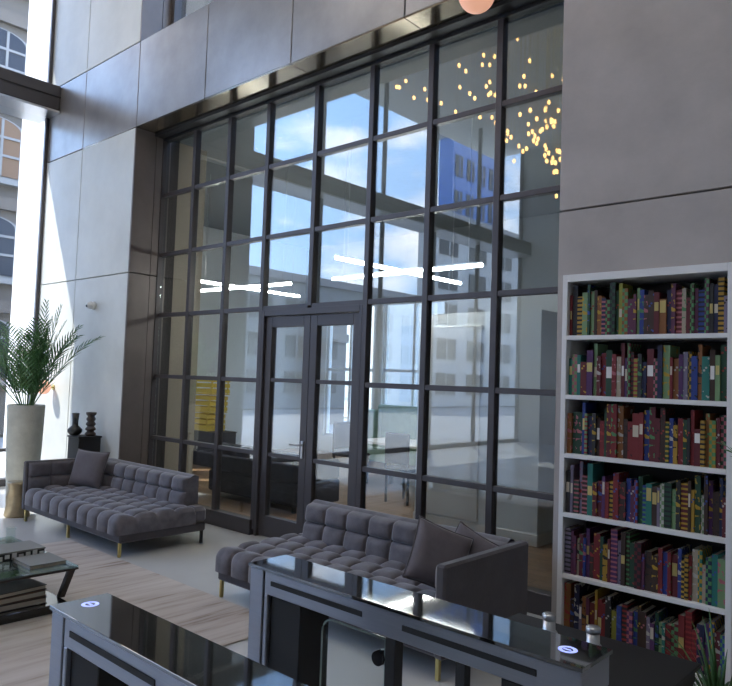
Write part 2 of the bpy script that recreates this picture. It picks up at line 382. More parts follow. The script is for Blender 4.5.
# ------------------------------------------------------------------ room behind the window
struct('floor_inner', bx(-9.2, 3.6, .201, 6.7, -.2, 0), 'wood_floor', 'brown wood plank floor of the room behind the window')
struct('ceiling_inner', bx(-9.2, 3.6, .26, 6.7, 4.68, 4.8), 'inner_dark', 'dark ceiling of the room behind the window')
struct('wall_inner_left', bx(-9.3, -9.2, .26, 6.7, 0, 4.68), 'inner_white', 'pale side wall of the room behind the window')
struct('wall_inner_right', bx(3.6, 3.7, .11, 6.7, 0, 4.68), 'inner_dark', 'dark grey right wall of the room behind the window')
struct('wall_inner_stub', bx(-5.35, -5.02, .255, .72, 0, 4.67), 'inner_tan', 'tan wall end just behind the leftmost window column')
wb = empty('wall_inner_back', (0, 0, 0), 'pale back wall with tall bright windows seen through the glass', kind='structure')
ops = [(-8.45, -7.0), (-6.75, -5.15)]
bx(-9.2, ops[0][0], 6.5, 6.7, 0, 3.3).build('wall_piece', 'inner_white', wb)
bx(ops[0][1], ops[1][0], 6.5, 6.7, 0, 3.3).build('wall_piece', 'inner_white', wb)
bx(ops[1][1], 3.6, 6.5, 6.7, 0, 3.3).build('wall_piece', 'inner_white', wb)
bx(-9.2, 3.6, 6.5, 6.7, 3.3, 4.68).build('wall_piece', 'inner_dark', wb)
for a, b in ops: bx(a, b, 6.5, 6.7, 0, .35).build('wall_piece', 'inner_white', wb)
for n, (a, b) in enumerate(ops):
    wi = empty('window_%d' % (n+4), ((a+b)/2, 6.55, .35), ['tall bright far window left of the doors', 'tall bright far window above the green sofa'][n], kind='structure')
    hw = (b-a)/2
    for x in (-hw+.03, 0, hw-.03): bx(x-.03, x+.03, 0, .08, 0, 2.95).build('mullion', 'inner_white', wi)
    for z in (.03, 1.5, 2.92): bx(-hw, hw, 0, .08, z-.03, z+.03).build('glazing_bar', 'inner_white', wi)
    for x0, x1 in ((-hw+.06, -.03), (.03, hw-.06)):
        for z0, z1 in ((.06, 1.47), (1.53, 2.89)): bx(x0, x1, .035, .045, z0, z1).build('pane', 'clear_glass', wi)
pt = empty('wall_partition', (0, 0, 0), 'pale partition wall with white baseboard behind the right window columns', kind='structure')
bx(-2.2, -.6, 1.9, 4.5, 0, 2.45).build('wall_piece', 'inner_white', pt)
bx(-2.21, -.588, 1.885, 1.9, 0, .12, b=.004).build('baseboard', 'white_paint', pt)
bx(-.6, -.585, 1.885, 4.5, 0, .12, b=.004).build('baseboard', 'white_paint', pt)
bx(-2.12, -1.32, 1.875, 1.899, .14, 2.3, b=.004).build('panel', 'white_paint', pt)

# ================================================================== furniture: sofas
def prof(t, p=2.6): return 1-abs(2*(t % 1.)-1)**p
def make_sofa(X0, sgn, label):
    """open end at X0, arm end at X0+sgn*2.1; front y -1.5, back y -.56"""
    root = empty('sofa', (X0+sgn*1.05, -1.03, 0), label, 'sofa', 'grey tufted sofas in front of the window')
    def T(x, y, z): return (sgn*(x-1.05), y+.47, z)      # x 0..2.1, y -.47...47 given as 0 front .94 back
    Y0, Y1 = -.94+.0, 0.0
    def put(mb, name, m, lab=None, par=root):
        mb.v = [(sgn*(v[0]-1.05), v[1]-.47, v[2]) for v in mb.v]
        return mb.build(name, m, par, lab)
    # base rail
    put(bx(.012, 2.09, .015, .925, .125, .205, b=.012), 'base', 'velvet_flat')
    # tufted seat: profile front-bottom -> front-top -> back, swept along x
    zb, zt, rc = .20, .345, .055
    dep = .80
    path = []
    for i in range(9): path.append((0.0, zb+(zt-rc-zb)*i/8, (-1, 0)))
    for i in range(1, 9):
        a = pi/2*i/8; path.append((rc-rc*cos(a), zt-rc+rc*sin(a), (-cos(a), sin(a))))
    for i in range(1, 57): path.append((rc+(dep-rc)*i/56, zt, (0, 1)))
    # arc length
    s_ = [0.]
    for a, b in zip(path[:-1], path[1:]): s_.append(s_[-1]+math.hypot(b[0]-a[0], b[1]-a[1]))
    nx = 200; ncol = 10; Lx = 1.98
    front_len = .30; row_len = (s_[-1]-front_len)/3
    vs = []; fs = []
    for j, (y, z, n) in enumerate(path):
        s = s_[j]
        if s < front_len: rt, off, rp = s/front_len, 0., min(1., prof(min(.5+s/front_len*.5, .999), 3.5))
        else:
            q = (s-front_len)/row_len; k = int(min(q, 2.999)); rt = q-k; off = .5*((k+1) % 2); rp = prof(min(rt, .999), 3.2)
        for i in range(nx+1):
            x = Lx*i/nx; cx = x/Lx*ncol+off
            cp = prof(cx, 3.2)
            bul = .056*(max(0, min(rp, 1))*max(0, cp))**.45-.024
            e = min(x, 9.)/.05
            end = 0 if e > 1 else (1-math.sqrt(max(0, 1-(1-e)**2)))
            yy = y+n[0]*bul+end*.02*(-n[0]); zz = z+n[1]*bul-end*.05*n[1]
            vs.append((x, yy, zz))
    NP = len(path)
    for j in range(NP-1):
        for i in range(nx): fs.append((j*(nx+1)+i, j*(nx+1)+i+1, (j+1)*(nx+1)+i+1, (j+1)*(nx+1)+i))
    mb = MB().add(vs, fs, True)
    # end cap and under side
    o = len(mb.v); capv = [vs[j*(nx+1)] for j in range(NP)]+[(0.0, dep, zb)]
    mb.add(capv, [tuple(range(NP+1))]); capv = [vs[j*(nx+1)+nx] for j in range(NP)]+[(Lx, dep, zb)]; mb.add(capv, [tuple(range(NP+1))])
    put(mb, 'seat_cushion', 'velvet')
    # flat back ledge behind the open end of the seat
    put(bx(.0, 2.0, .775, .935, .20, .36, b=.035), 'seat_end', 'velvet')
    # backrest with two rows of tufts
    bx0, bx1 = .155, 2.0; z0, z1 = .335, .635; nc = 8
    def BP(u, v):
        x = bx0+(bx1-bx0)*u; z = z0+(z1-z0)*v; lean = .05*v
        b = (max(0, prof(u*nc, 3.5))*max(0, prof(min(v*1.9, 1.899) if v < 1 else .0, 3.5)))**.4
        rt = 0
        if v > .9: rt = (v-.9)/.1
        return (x, .752+lean-.058*b+.035*rt*rt, z)
    mb = MB().grid(BP, 160, 40)
    top = lambda u, v: (bx0+(bx1-bx0)*u, .745+.05+.035+(.92-.83)*v, z1+.018*sin(pi*v))
    mb.grid(top, 40, 6)
    mb.grid(lambda u, v: (bx0+(bx1-bx0)*u, .92, z0-.0+(z1-z0)*v), 1, 1, False)
    for xx in (bx0, bx1):
        side = [BP(0 if xx == bx0 else 1, v/40) for v in range(41)]
        side = [(xx, p[1], p[2]) for p in side]+[(xx, .92, z1), (xx, .92, z0)]
        mb.add(side, [tuple(range(len(side)))])
    put(mb, 'backrest', 'velvet')
    # tuft buttons on the backrest
    for c in range(1, nc):
        x = bx0+(bx1-bx0)*c/nc
        put(ico((x, .765, z0+(z1-z0)*.526), .011, 8, 6), 'tuft_button', 'velvet_flat')
    # arm: flat outer slab, tufted inside
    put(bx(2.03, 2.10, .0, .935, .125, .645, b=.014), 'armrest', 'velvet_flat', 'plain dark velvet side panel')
    def AP(u, v):
        y = .03+.72*u; z = .33+.30*v; b = (max(0, prof(u*3, 3.5))*max(0, prof(min(v*2, 1.999), 3.5)))**.4
        return (2.03-.005-.035*b, y, z)
    mb = MB().grid(AP, 60, 30); put(mb, 'arm_pad', 'velvet')
    for lx in (.045, 1.045, 2.045):
        for ly in (.035, .90):
            put(bx(lx-.013, lx+.013, ly-.013, ly+.013, 0, .126, b=.003), 'leg', 'brass' if ly < .5 else 'black_matte', 'brass front leg' if ly < .5 else 'dark rear leg')
    return root
make_sofa(-1.43, 1, 'grey tufted velvet sofa right of the double door, arm towards the bookcase')
make_sofa(-2.85, -1, 'grey tufted velvet sofa left of the double door, arm towards the planter')

def pillow(loc, rot, size, th, label):
    def P(sg):
        def f(u, v):
            a, b = 2*u-1, 2*v-1
            px = a*(1-.07*(1-b*b)*abs(a)); pz = b*(1-.07*(1-a*a)*abs(b))
            t = ((1-a**4)*(1-b**4))**.6
            t += .05*sin(5*a+2*b)*(1-a*a)*(1-b*b)
            return (px*size/2, sg*t*th/2, pz*size/2)
        return f
    mb = MB().grid(P(1), 22, 22).grid(P(-1), 22, 22)
    import bmesh
    o = mb.build('throw_pillow', 'velvet_pillow')
    bm = bmesh.new(); bm.from_mesh(o.data); bmesh.ops.remove_doubles(bm, verts=bm.verts, dist=1e-4); bmesh.ops.recalc_face_normals(bm, faces=bm.faces); bm.to_mesh(o.data); bm.free()
    o.location = loc; o.rotation_euler = rot
    # piping along the seam
    pts = []
    for k in range(4):
        for i in range(12):
            t = i/12; a, b = [(-1+2*t, -1), (1, -1+2*t), (1-2*t, 1), (-1, 1-2*t)][k]
            px = a*(1-.07*(1-b*b)*abs(a)); pz = b*(1-.07*(1-a*a)*abs(b)); pts.append((px*size/2, 0, pz*size/2))
    pts.append(pts[0])
    MB().tube(pts, .006, 6).build('piping', 'velvet_flat', o)
    return tag(o, label, 'pillow', 'grey throw pillows on the sofas')
pillow((-4.60, -.93, .555), (radians(-18), radians(2), radians(25)), .42, .15, 'grey velvet pillow leaning in the corner of the left sofa')
pillow((.36, -1.13, .575), (radians(-24), radians(22), radians(52)), .39, .13, 'larger front grey pillow leaning against the right sofa arm')
pillow((.42, -.885, .545), (radians(-20), radians(24), radians(14)), .33, .10, 'rear grey pillow tucked behind another by the right sofa arm')

# ------------------------------------------------------------------ rug
RX0, RX1, RY0, RY1 = -3.75, -.58, -4.4, -1.505
rg = MB().box(RX0, RX1, RY0, RY1, .001, .012, b=.004).build('area_rug', 'rug'); tag(rg, 'beige rug with wavy brown stripes in front of the sofas', 'rug')

# ------------------------------------------------------------------ coffee table and what lies on it
ct = empty('coffee_table', (-2.3, -2.9, .012), 'low dark coffee table with glass top and lower slab at the left', 'table')
def cb(x0, x1, y0, y1, z0, z1, b=0.): return bx(x0+2.3, x1+2.3, y0+2.9, y1+2.9, z0-.012, z1-.012, b=b)
cb(-2.9, -1.76, -3.5, -2.40, .305, .320, .003).build('glass_top', 'table_glass', ct)
for a in ((-2.9, -1.76, -2.425, -2.40), (-2.9, -1.76, -3.5, -3.475), (-2.9, -2.875, -3.475, -2.425), (-1.785, -1.76, -3.475, -2.425)): cb(*a, .292, .3045).build('top_rail', 'dark_wood', ct)
cb(-2.86, -1.80, -3.46, -2.44, .012, .072, .004).build('lower_slab', 'black_gloss', ct)
for x, y, dx in ((-1.80, -2.43, -.14), (-2.86, -2.43, .14), (-1.80, -3.46, -.14), (-2.86, -3.46, .14)):
    mb = MB(); q = .02
    mb.add([(x+2.3+a*q+d, y+2.9+b*q, z) for z, d in ((.058, dx), (.282, 0)) for a, b in ((-1, -1), (1, -1), (1, 1), (-1, 1))], [(0, 1, 2, 3), (4, 5, 6, 7), (0, 1, 5, 4), (1, 2, 6, 5), (2, 3, 7, 6), (3, 0, 4, 7)])
    mb.build('leg', 'dark_wood', ct)
def lying_book(name, x0, x1, y0, y1, z0, th, cover, label, rz=0):
    cx_, cy_ = (x0+x1)/2, (y0+y1)/2; a, b = (x1-x0)/2, (y1-y0)/2
    o = MB().box(-a, a, -b, b, 0, .004).box(-a, a, -b, b, th-.004, th).box(-a, -a+.004, -b, b, .004, th-.004).build(name, cover)
    o.location = (cx_, cy_, z0); o.rotation_euler = (0, 0, rz)
    bx(-a+.005, a-.006, -b+.006, b-.006, .0045, th-.0045).build('pages', 'page', o)
    return tag(o, label, 'book')
lying_book('book', -2.12, -1.83, -2.70, -2.45, .321, .028, 'book_grey', 'thin grey book lying on the coffee table top')
bxo = bx(-2.40, -2.14, -2.80, -2.47, .321, .372, b=.003).build('keepsake_box', 'black_matte'); tag(bxo, 'black box with a white broken pattern on the coffee table', 'box')
lid = bx(-2.405, -2.135, -2.805, -2.465, .3725, .385, b=.002).build('lid', 'book_grey', bxo)
for k in range(7):
    y = -2.79+k*.047; bx(-2.1395, -2.134, y, y+.03, .33+.012*(k % 2), .36+.008*(k % 3)).build('pattern_block', 'print_white', bxo)
for k in range(5):
    x = -2.38+k*.05; bx(x, x+.03, -2.8055, -2.8005, .332+.01*(k % 2), .362).build('pattern_block', 'print_white', bxo)
z = .073
for k, (th, m, lab, dx) in enumerate(((.042, 'dark_wood', 'lowest dark brown book of the stack under the coffee table', .0), (.038, 'book_brown', 'middle brown book of the stack under the coffee table', -.02), (.03, 'dark_wood', 'topmost dark book of the stack under the coffee table', -.035))):
    lying_book('book', -2.20+dx, -1.86+dx, -2.88, -2.56, z, th, m, lab, .05*k); z += th+.0005
gv = MB().lathe([(.032, 0), (.036, .02), (.035, .10), (.038, .13), (.034, .13), (.031, .10), (.031, .015), (.001, .012)], (0, 0, 0), 20).build('glass_tumbler', 'clear_glass'); gv.location = (-2.62, -2.52, .3205)
tag(gv, 'clear glass tumbler at the back of the coffee table', 'glass')

# ------------------------------------------------------------------ palm planter
def frond(root, base, az, el, length, mname, droop, nl=26, wl=.30, lw=.018):
    p = Vector(base); d = Vector((cos(az)*cos(el), sin(az)*cos(el), sin(el))); pts = [p.copy()]; n = 14
    for i in range(n):
        d = (d+Vector((0, 0, -droop/n*(i/n)*2))).normalized(); p = p+d*length/n; pts.append(p.copy())
    mb = MB().tube(pts, [.007*(1-.8*i/n) for i in range(n+1)], 5)
    for i in range(nl):
        t = .18+.82*i/(nl-1); fi = t*n; k = min(int(fi), n-1); q = pts[k].lerp(pts[k+1], fi-k); dd = (pts[k+1]-pts[k]).normalized()
        side = dd.cross(Vector((0, 0, 1)));
        if side.length < .05: side = Vector((-sin(az), cos(az), 0))
        side.normalize(); up = side.cross(dd)
        ln = wl*(.35+.75*sin(pi*min(1, t*.85+.08)))*(1-.35*t)
        for sg in (-1, 1):
            dr = (dd*.95+side*sg*.72+up*(.18+random.uniform(-.1, .1))).normalized()
            a = q; b = q+dr*ln*.5+Vector((0, 0, -.01)); c = q+dr*ln+Vector((0, 0, -.10*ln-.02)); wv = up.cross(dr).normalized()*lw*.5; th = up*.0012
            mb.add([a-wv*.4+th, a+wv*.4+th, b+wv+th, b-wv+th, c, a-wv*.4-th, a+wv*.4-th, b+wv-th, b-wv-th],
                   [(0, 1, 2, 3), (3, 2, 4), (5, 8, 7, 6), (8, 4, 7), (0, 3, 8, 5), (1, 6, 7, 2), (3, 4, 8), (2, 7, 4)])
    return mb.build('frond', mname, root)
PX, PY = -5.93, -1.10
pp = empty('potted_palm', (PX, PY, 0), 'palm in a tall pale concrete planter by the glass facade', 'plant')
MB().lathe([(.165, 0), (.168, .02), (.20, .7), (.213, 1.19), (.21, 1.205), (.185, 1.205), (.18, 1.13), (.001, 1.13)], (0, 0, 0), 36).build('planter', 'concrete_pot', pp)
MB().lathe([(.178, 1.131), (.15, 1.15), (.05, 1.165), (.001, 1.166)], (0, 0, 0), 24).build('soil', 'soil', pp)
random.seed(21)
fr = []
for k in range(13):
    az = 2*pi*k/13*2.4+random.uniform(-.25, .25); el = radians(random.uniform(66, 88)); fr.append((az, el, random.uniform(.8, 1.0), random.uniform(.5, 1.2)))
fr += [(.72, radians(58), 1.04, .75), (.45, radians(66), .95, 1.0), (1.0, radians(72), .8, 1.0), (pi+.75, radians(58), 1.0, .9), (pi+.4, radians(64), .95, 1.1), (pi+1.1, radians(50), .8, 1.), (.6, radians(84), 1.12, .1), (.9, radians(78), 1.1, .2)]
for az, el, ln, dr in fr: frond(pp, (.05*cos(az), .05*sin(az), 1.15), az, el, ln*1.17, random.choice(['leaf', 'leaf', 'leaf_light']), dr, 20, .36, .019)

gd = MB().lathe([(.125, 0), (.135, .02), (.115, .12), (.125, .22), (.11, .30), (.132, .375), (.125, .385), (.001, .385)], (0, 0, 0), 28, lambda a, z: 1+.07*sin(3*a+z*9)+.04*sin(5*a-z*14)).build('drum_table', 'gold_drum')
gd.location = (-5.22, -1.42, 0); tag(gd, 'small bronze carved drum table beside the left sofa arm', 'side table')

# pedestal with two vases
pd = empty('display_pedestal', (-5.40, -.60, 0), 'black pedestal behind the left sofa carrying two vases', 'pedestal')
bx(-.14, .14, -.14, .14, .03, .83, b=.004).build('shaft', 'black_matte', pd); bx(-.15, .15, -.15, .15, .8305, .852, b=.004).build('top', 'black_matte', pd); bx(-.15, .15, -.15, .15, 0, .0295).build('plinth', 'black_matte', pd)
v1 = MB().lathe([(.035, 0), (.06, .008), (.086, .04), (.088, .07), (.06, .10), (.036, .12), (.035, .17), (.046, .27), (.04, .27), (.03, .18), (.001, .17)], (0, 0, 0), 28).build('vase', 'vase_black'); v1.location = (-5.49, -.685, .8525)
tag(v1, 'black vase with round belly and flared neck on pedestal', 'vase', 'vases on the pedestal')
pr = [(.06, 0)]
for k in range(4): pr += [(.066-.004*k, .01+.06*k), (.064-.003*k, .03+.06*k), (.042, .05+.06*k), (.042, .058+.06*k)]
pr += [(.062, .262), (.062, .285), (.05, .285), (.04, .26), (.001, .255)]
v2 = MB().lathe(pr, (0, 0, 0), 28).build('vase', 'vase_brown'); v2.location = (-5.37, -.545, .8525)
tag(v2, 'dark brown ribbed vase of stacked rings on pedestal', 'vase', 'vases on the pedestal')

# ------------------------------------------------------------------ lamps and camera
wl = empty('wall_lamp', (-6.78, YF-.001, 1.40), 'small peach globe lamp on the sunlit wall beside the palm', 'lamp')
ico((0, -.14, 0), .098, 24, 14).build('globe', 'globe', wl)
MB().tube([(0, -.002, 0), (0, -.05, 0)], .014, 10).build('arm', 'brass', wl); MB().tube([(0, 0, 0), (0, -.012, 0)], .04, 16).build('wall_plate', 'brass', wl)
gl = empty('pendant_lamp', (.44, -1.0, 4.2), 'large peach globe pendant lamp cut by the top of the picture', 'lamp')
ico((0, 0, 0), .12, 28, 18).build('globe', 'globe', gl)
MB().tube([(0, 0, .115), (0, 0, .16)], .03, 14).build('cap', 'brass', gl); MB().tube([(0, 0, .16), (0, 0, ZC-4.2)], .004, 6).build('cord', 'black_matte', gl); MB().tube([(0, 0, ZC-4.2-.03), (0, 0, ZC-4.2-.001)], .06, 16).build('canopy', 'brass', gl)
sc_ = empty('security_camera', (-5.74, YF-.001, 2.49), 'small white dome security camera on the pale wall', 'camera')
MB().tube([(0, 0, 0), (0, -.03, 0)], .055, 20).build('mount', 'white_paint', sc_)
ico((0, -.05, 0), .05, 18, 12).build('dome', 'white_paint', sc_); ico((-.005, -.085, -.012), .022, 12, 8).build('lens', 'lens_black', sc_)

# chandelier hanging in the lobby behind the viewer, seen mirrored in the top right panes
random.seed(5)
CHY = -5.6
chd = empty('bulb_chandelier', (-3.2, CHY, 0), 'cluster of tiny golden bulbs mirrored in the top right panes', 'chandelier')
bx(-3.2, 1.6, -.5, .5, ZC-.05, ZC-.001, b=.01).build('ceiling_plate', 'steel', chd)
bp_ = []
CL = [(-3.25, 5.82, 9), (-2.68, 5.54, 12), (-2.4, 5.24, 12), (-3.46, 6.13, 5), (-2.87, 5.91, 8), (-2.6, 6.19, 6), (-2.42, 5.98, 7), (-3.09, 7.18, 2), (-2.73, 7.59, 1), (-2.9, 6.86, 3), (-2.48, 6.83, 3), (-3.91, 7.5, 3), (-4.22, 7.31, 3), (-3.99, 6.88, 4), (-3.88, 6.76, 4), (-6.01, 7.5, 3), (-5.26, 7.69, 3), (-5.36, 7.13, 4), (-4.76, 6.7, 4), (-3.67, 6.44, 3), (-4.32, 7.15, 2)]
for cx_, cz_, n in CL:
    for k in range(n): bp_.append((cx_+3.2+random.gauss(0, .13), random.uniform(-.45, .45), cz_+random.gauss(0, .13)))
for x, y, z in bp_:
    o = ico((x, y, z), .026, 8, 6, 1.6).build('bulb', 'bulb_gold', chd)
    MB().tube([(x, y, z+.055), (x, y, ZC-.051)], .003, 4).build('rod', 'brass', chd)

for i in range(3):  # unseen overhead fill lights, added to brighten floor and furniture
    for j in range(2):
        o = empty('ceiling_fill_light', (-4.6+3.4*i, -2.0-2.6*j, ZC-.06), 'unseen slim fill light added above the lobby, %s of three in the %s row' % (['left', 'middle', 'right'][i], ['front', 'rear'][j]), 'lamp', 'added lobby fill lights')
        bx(-.9, .9, -.12, .12, .02, .059).build('housing', 'steel', o); bx(-.88, .88, -.1, .1, 0, .0195).build('diffuser', 'lobby_fill', o)
# linear LED pendants in the inner room
def led(x0, y0, x1, y1, z, label):
    L_ = math.hypot(x1-x0, y1-y0); o = empty('tube_light', ((x0+x1)/2, (y0+y1)/2, z), label, 'lamp', 'white tube lights crossing behind the glass', rz=math.atan2(y1-y0, x1-x0))
    bx(-L_/2, L_/2, -.02, .02, -.018, .018, b=.006).build('diffuser', 'led_tube', o); bx(-L_/2, L_/2, -.016, .016, .0185, .04).build('housing', 'steel', o)
    for s in (-.42, .42): MB().tube([(L_*s, 0, .04), (L_*s, 0, 4.68-z)], .003, 5).build('wire', 'steel', o)
led(-3.52, 1.72, -1.24, 1.74, 2.95, 'white tube light right of the doors running along the window, rising to the right')
led(-2.66, .89, -2.60, 3.30, 3.03, 'white tube light right of the doors running away from the window')
led(-6.42, 1.62, -4.36, 1.74, 2.95, 'white tube light left of the doors running along the window')
led(-5.90, 1.24, -5.94, 3.34, 3.03, 'white tube light left of the doors running away from the window')

# ------------------------------------------------------------------ furniture in the inner room
def box_sofa(name, loc, W_, D_, H_, m, label, rz=0):
    o = empty(name, loc, label, 'sofa', rz=rz)
    bx(-W_/2, W_/2, -D_/2, D_/2, .08, .36, b=.02).build('base', m, o)
    bx(-W_/2, W_/2, D_/2-.2, D_/2, .361, H_, b=.03).build('backrest', m, o)
    for s in (-1, 1): bx(s*W_/2, s*(W_/2-.16), -D_/2, D_/2-.201, .361, H_-.1, b=.03).build('armrest', m, o)
    for s in (-1, 0, 1):
        ww = (W_-.34)/3; bx(s*ww-ww/2+.004, s*ww+ww/2-.004, -D_/2+.01, D_/2-.21, .361, .46, b=.03).build('seat_cushion', m, o)
    for a in (-1, 1):
        for b in (-1, 1): bx(a*(W_/2-.08)-.02, a*(W_/2-.08)+.02, b*(D_/2-.08)-.02, b*(D_/2-.08)+.02, 0, .079).build('leg', 'black_matte', o)
    return o
box_sofa('sofa', (-4.25, 1.45, 0), 1.75, .8, .72, 'navy', 'dark navy sofa with its back to the window, left of the doors', rz=pi)
box_sofa('sofa', (-5.75, 5.9, 0), 1.5, .8, 1.15, 'green_cloth', 'pale green high backed sofa under the far window')
tb = empty('meeting_table', (-3.5, 3.6, 0), 'pale table with papers seen through the window right of the door', 'table')
bx(-.9, .9, -.45, .45, .70, .735, b=.005).build('table_top', 'white_paint', tb)
for a in (-.82, .82):
    for b in (-.38, .38): bx(a-.025, a+.025, b-.025, b+.025, 0, .699).build('leg', 'steel', tb)
def chair(x, y, rz, label):
    c = empty('office_chair', (x, y, 0), label, 'chair', 'dark chairs at the table behind the glass', rz=rz)
    bx(-.22, .22, -.22, .22, .43, .48, b=.015).build('seat', 'navy', c); bx(-.21, .21, .19, .23, .53, .95, b=.015).build('backrest', 'navy', c)
    for a in (-1, 1):
        bx(a*.19-.012, a*.19+.012, .20, .22, .40, .60).build('back_post', 'black_matte', c)
        for b in (-1, 1): bx(a*.19-.012, a*.19+.012, b*.19-.012, b*.19+.012, 0, .43).build('leg', 'black_matte', c)
chair(-3.1, 2.85, pi, 'dark chair at the near side of the pale table behind the glass')
chair(-4.75, 3.5, pi/2, 'dark chair at the end of the pale table behind the glass')
for k, (dz, lab) in enumerate(((0, 'lower yellow crate stacked in the room behind the left panes'), (.33, 'middle yellow crate stacked in the room behind the left panes'), (.66, 'top yellow crate stacked in the room behind the left panes'))):
    c = empty('storage_crate', (-7.95+.05*k, 3.0, .62+dz), lab, 'crate', 'yellow crates behind the left panes')
    bx(-.28, .28, -.2, .2, 0, .02).build('base', 'yellow', c)
    for z_ in (.03, .13, .23):
        bx(-.28, .28, -.2, -.185, z_, z_+.07).build('slat', 'yellow', c); bx(-.28, .28, .185, .2, z_, z_+.07).build('slat', 'yellow', c)
        bx(-.28, -.265, -.184, .184, z_, z_+.07).build('slat', 'yellow', c); bx(.265, .28, -.184, .184, z_, z_+.07).build('slat', 'yellow', c)
    for a in (-.25, .25):
        for b in (-.175, .175): bx(a-.012, a+.012, b-.009, b+.009, .02, .30).build('corner_post', 'yellow', c)
cn = empty('low_cabinet', (-7.9, 3.0, 0), 'low dark cabinet carrying the yellow crates', 'cabinet')
bx(-.5, .5, -.25, .25, .05, .60).build('body', 'navy', cn); bx(-.51, .51, -.26, .26, .6005, .6195).build('top', 'black_matte', cn); bx(-.48, .48, -.23, .23, 0, .0495).build('plinth', 'black_matte', cn)
for s in (-1, 1):
    d_ = bx(s*.005, s*.49, -.262, -.2505, .07, .59).build('door', 'navy', cn); bx(s*.05-.008, s*.05+.008, -.275, -.2625, .3, .4).build('handle', 'steel', d_)

# ================================================================== bookcase
bc = empty('bookcase', ((BX0+BX1)/2, -.25, 0), 'tall white built-in bookcase filled with colourful books', 'bookcase')
def bb(x0, x1, y0, y1, z0, z1): o = bx(x0-(BX0+BX1)/2, x1-(BX0+BX1)/2, y0+.25, y1+.25, z0, z1, b=.002); return o
YS = -.43
bb(BX0, BX0+.034, YS, -.07, 0, BZ).build('side_panel', 'shelf_white', bc); bb(BX1-.034, BX1, YS, -.07, 0, BZ).build('side_panel', 'shelf_white', bc)
bb(BX0+.034, BX1-.034, YS, -.07, 2.352, BZ).build('top_panel', 'shelf_white', bc)
bb(BX0+.034, BX1-.034, -.085, -.07, .0, 2.352).build('back_panel', 'black_matte', bc)
SH = [.055, .450, .842, 1.225, 1.607, 1.997]
for i, z in enumerate(SH): bb(BX0+.034, BX1-.034, YS, -.086, z-.028 if i else 0, z).build('shelf' if i else 'base_panel', 'shelf_white', bc)

# books ------------------------------------------------------------
PAL = {'maroon': (.12, .012, .02), 'dark red': (.20, .015, .018), 'navy': (.012, .018, .07), 'royal blue': (.02, .05, .26), 'purple': (.085, .025, .12), 'plum': (.11, .025, .07),
       'bottle green': (.012, .06, .03), 'pale green': (.20, .33, .16), 'teal': (.02, .19, .16), 'mustard': (.42, .25, .025), 'olive yellow': (.30, .30, .04), 'orange brown': (.26, .10, .025),
       'dark brown': (.045, .022, .015), 'charcoal': (.025, .025, .028), 'lilac grey': (.20, .17, .25), 'cream': (.42, .36, .27)}
ACC = {'white': (.52, .50, .46), 'yellow': (.50, .32, .03), 'black': (.01, .01, .012), 'green': (.08, .26, .10), 'pink': (.42, .13, .16), 'blue': (.04, .09, .36), 'red': (.32, .03, .03)}
def book_mat(base, acc, pat):
    key = 'book_%s_%s_%s' % (base, acc, pat)
    if key in MATS: return key
    M = bpy.data.materials.new(key); M.use_nodes = True; t = M.node_tree; b = t.nodes['Principled BSDF']; b.inputs['Roughness'].default_value = .6
    c1, c2 = (*[q*.8 for q in PAL[base]], 1), (*[q*.85 for q in ACC[acc]], 1)
    if pat == 'plain': b.inputs['Base Color'].default_value = c1
    else:
        c = N(t, 'ShaderNodeTexCoord'); mp = N(t, 'ShaderNodeMapping'); t.links.new(c.outputs['Object'], mp.inputs[0])
        mx = N(t, 'ShaderNodeMix', data_type='RGBA'); mx.inputs[6].default_value = c1; mx.inputs[7].default_value = c2
        if pat == 'dotted':
            x = N(t, 'ShaderNodeTexVoronoi'); x.inputs['Scale'].default_value = 42; out = x.outputs['Distance']; lo = .28
            th = N(t, 'ShaderNodeMath', operation='LESS_THAN'); th.inputs[1].default_value = lo
        elif pat == 'banded':
            x = N(t, 'ShaderNodeTexWave'); x.bands_direction = 'Z'; x.inputs['Scale'].default_value = 11; x.inputs['Distortion'].default_value = 1.5; out = x.outputs['Fac']
            th = N(t, 'ShaderNodeMath', operation='GREATER_THAN'); th.inputs[1].default_value = .62
        elif pat == 'blotched':
            x = N(t, 'ShaderNodeTexNoise'); x.inputs['Scale'].default_value = 24; x.inputs['Detail'].default_value = 1; out = x.outputs['Fac']
            th = N(t, 'ShaderNodeMath', operation='GREATER_THAN'); th.inputs[1].default_value = .55
        else:
            mp.inputs['Location'].default_value = (.003, .003, .003)
            x = N(t, 'ShaderNodeTexChecker'); x.inputs['Scale'].default_value = 44; out = x.outputs['Fac']
            th = N(t, 'ShaderNodeMath', operation='GREATER_THAN'); th.inputs[1].default_value = .5
        t.links.new(mp.outputs[0], x.inputs['Vector']); t.links.new(out, th.inputs[0]); t.links.new(th.outputs[0], mx.inputs[0]); t.links.new(mx.outputs[2], b.inputs['Base Color'])
    MATS[key] = M; return key
ORD = ['first', 'second', 'third', 'fourth', 'fifth', 'sixth', 'seventh', 'eighth', 'ninth', 'tenth', 'eleventh', 'twelfth', 'thirteenth', 'fourteenth', 'fifteenth', 'sixteenth', 'seventeenth', 'eighteenth', 'nineteenth', 'twentieth']
def ordinal(i):
    if i < 20: return ORD[i]
    return ('twenty-' if i < 29 else 'thirty-')+ORD[(i-20) % 10] if i not in (29, 39) else ('thirtieth' if i == 29 else 'fortieth')
SNAME = {5: 'top shelf', 4: 'second shelf', 3: 'third shelf', 2: 'fourth shelf', 1: 'fifth shelf', 0: 'bottom shelf'}
random.seed(11)
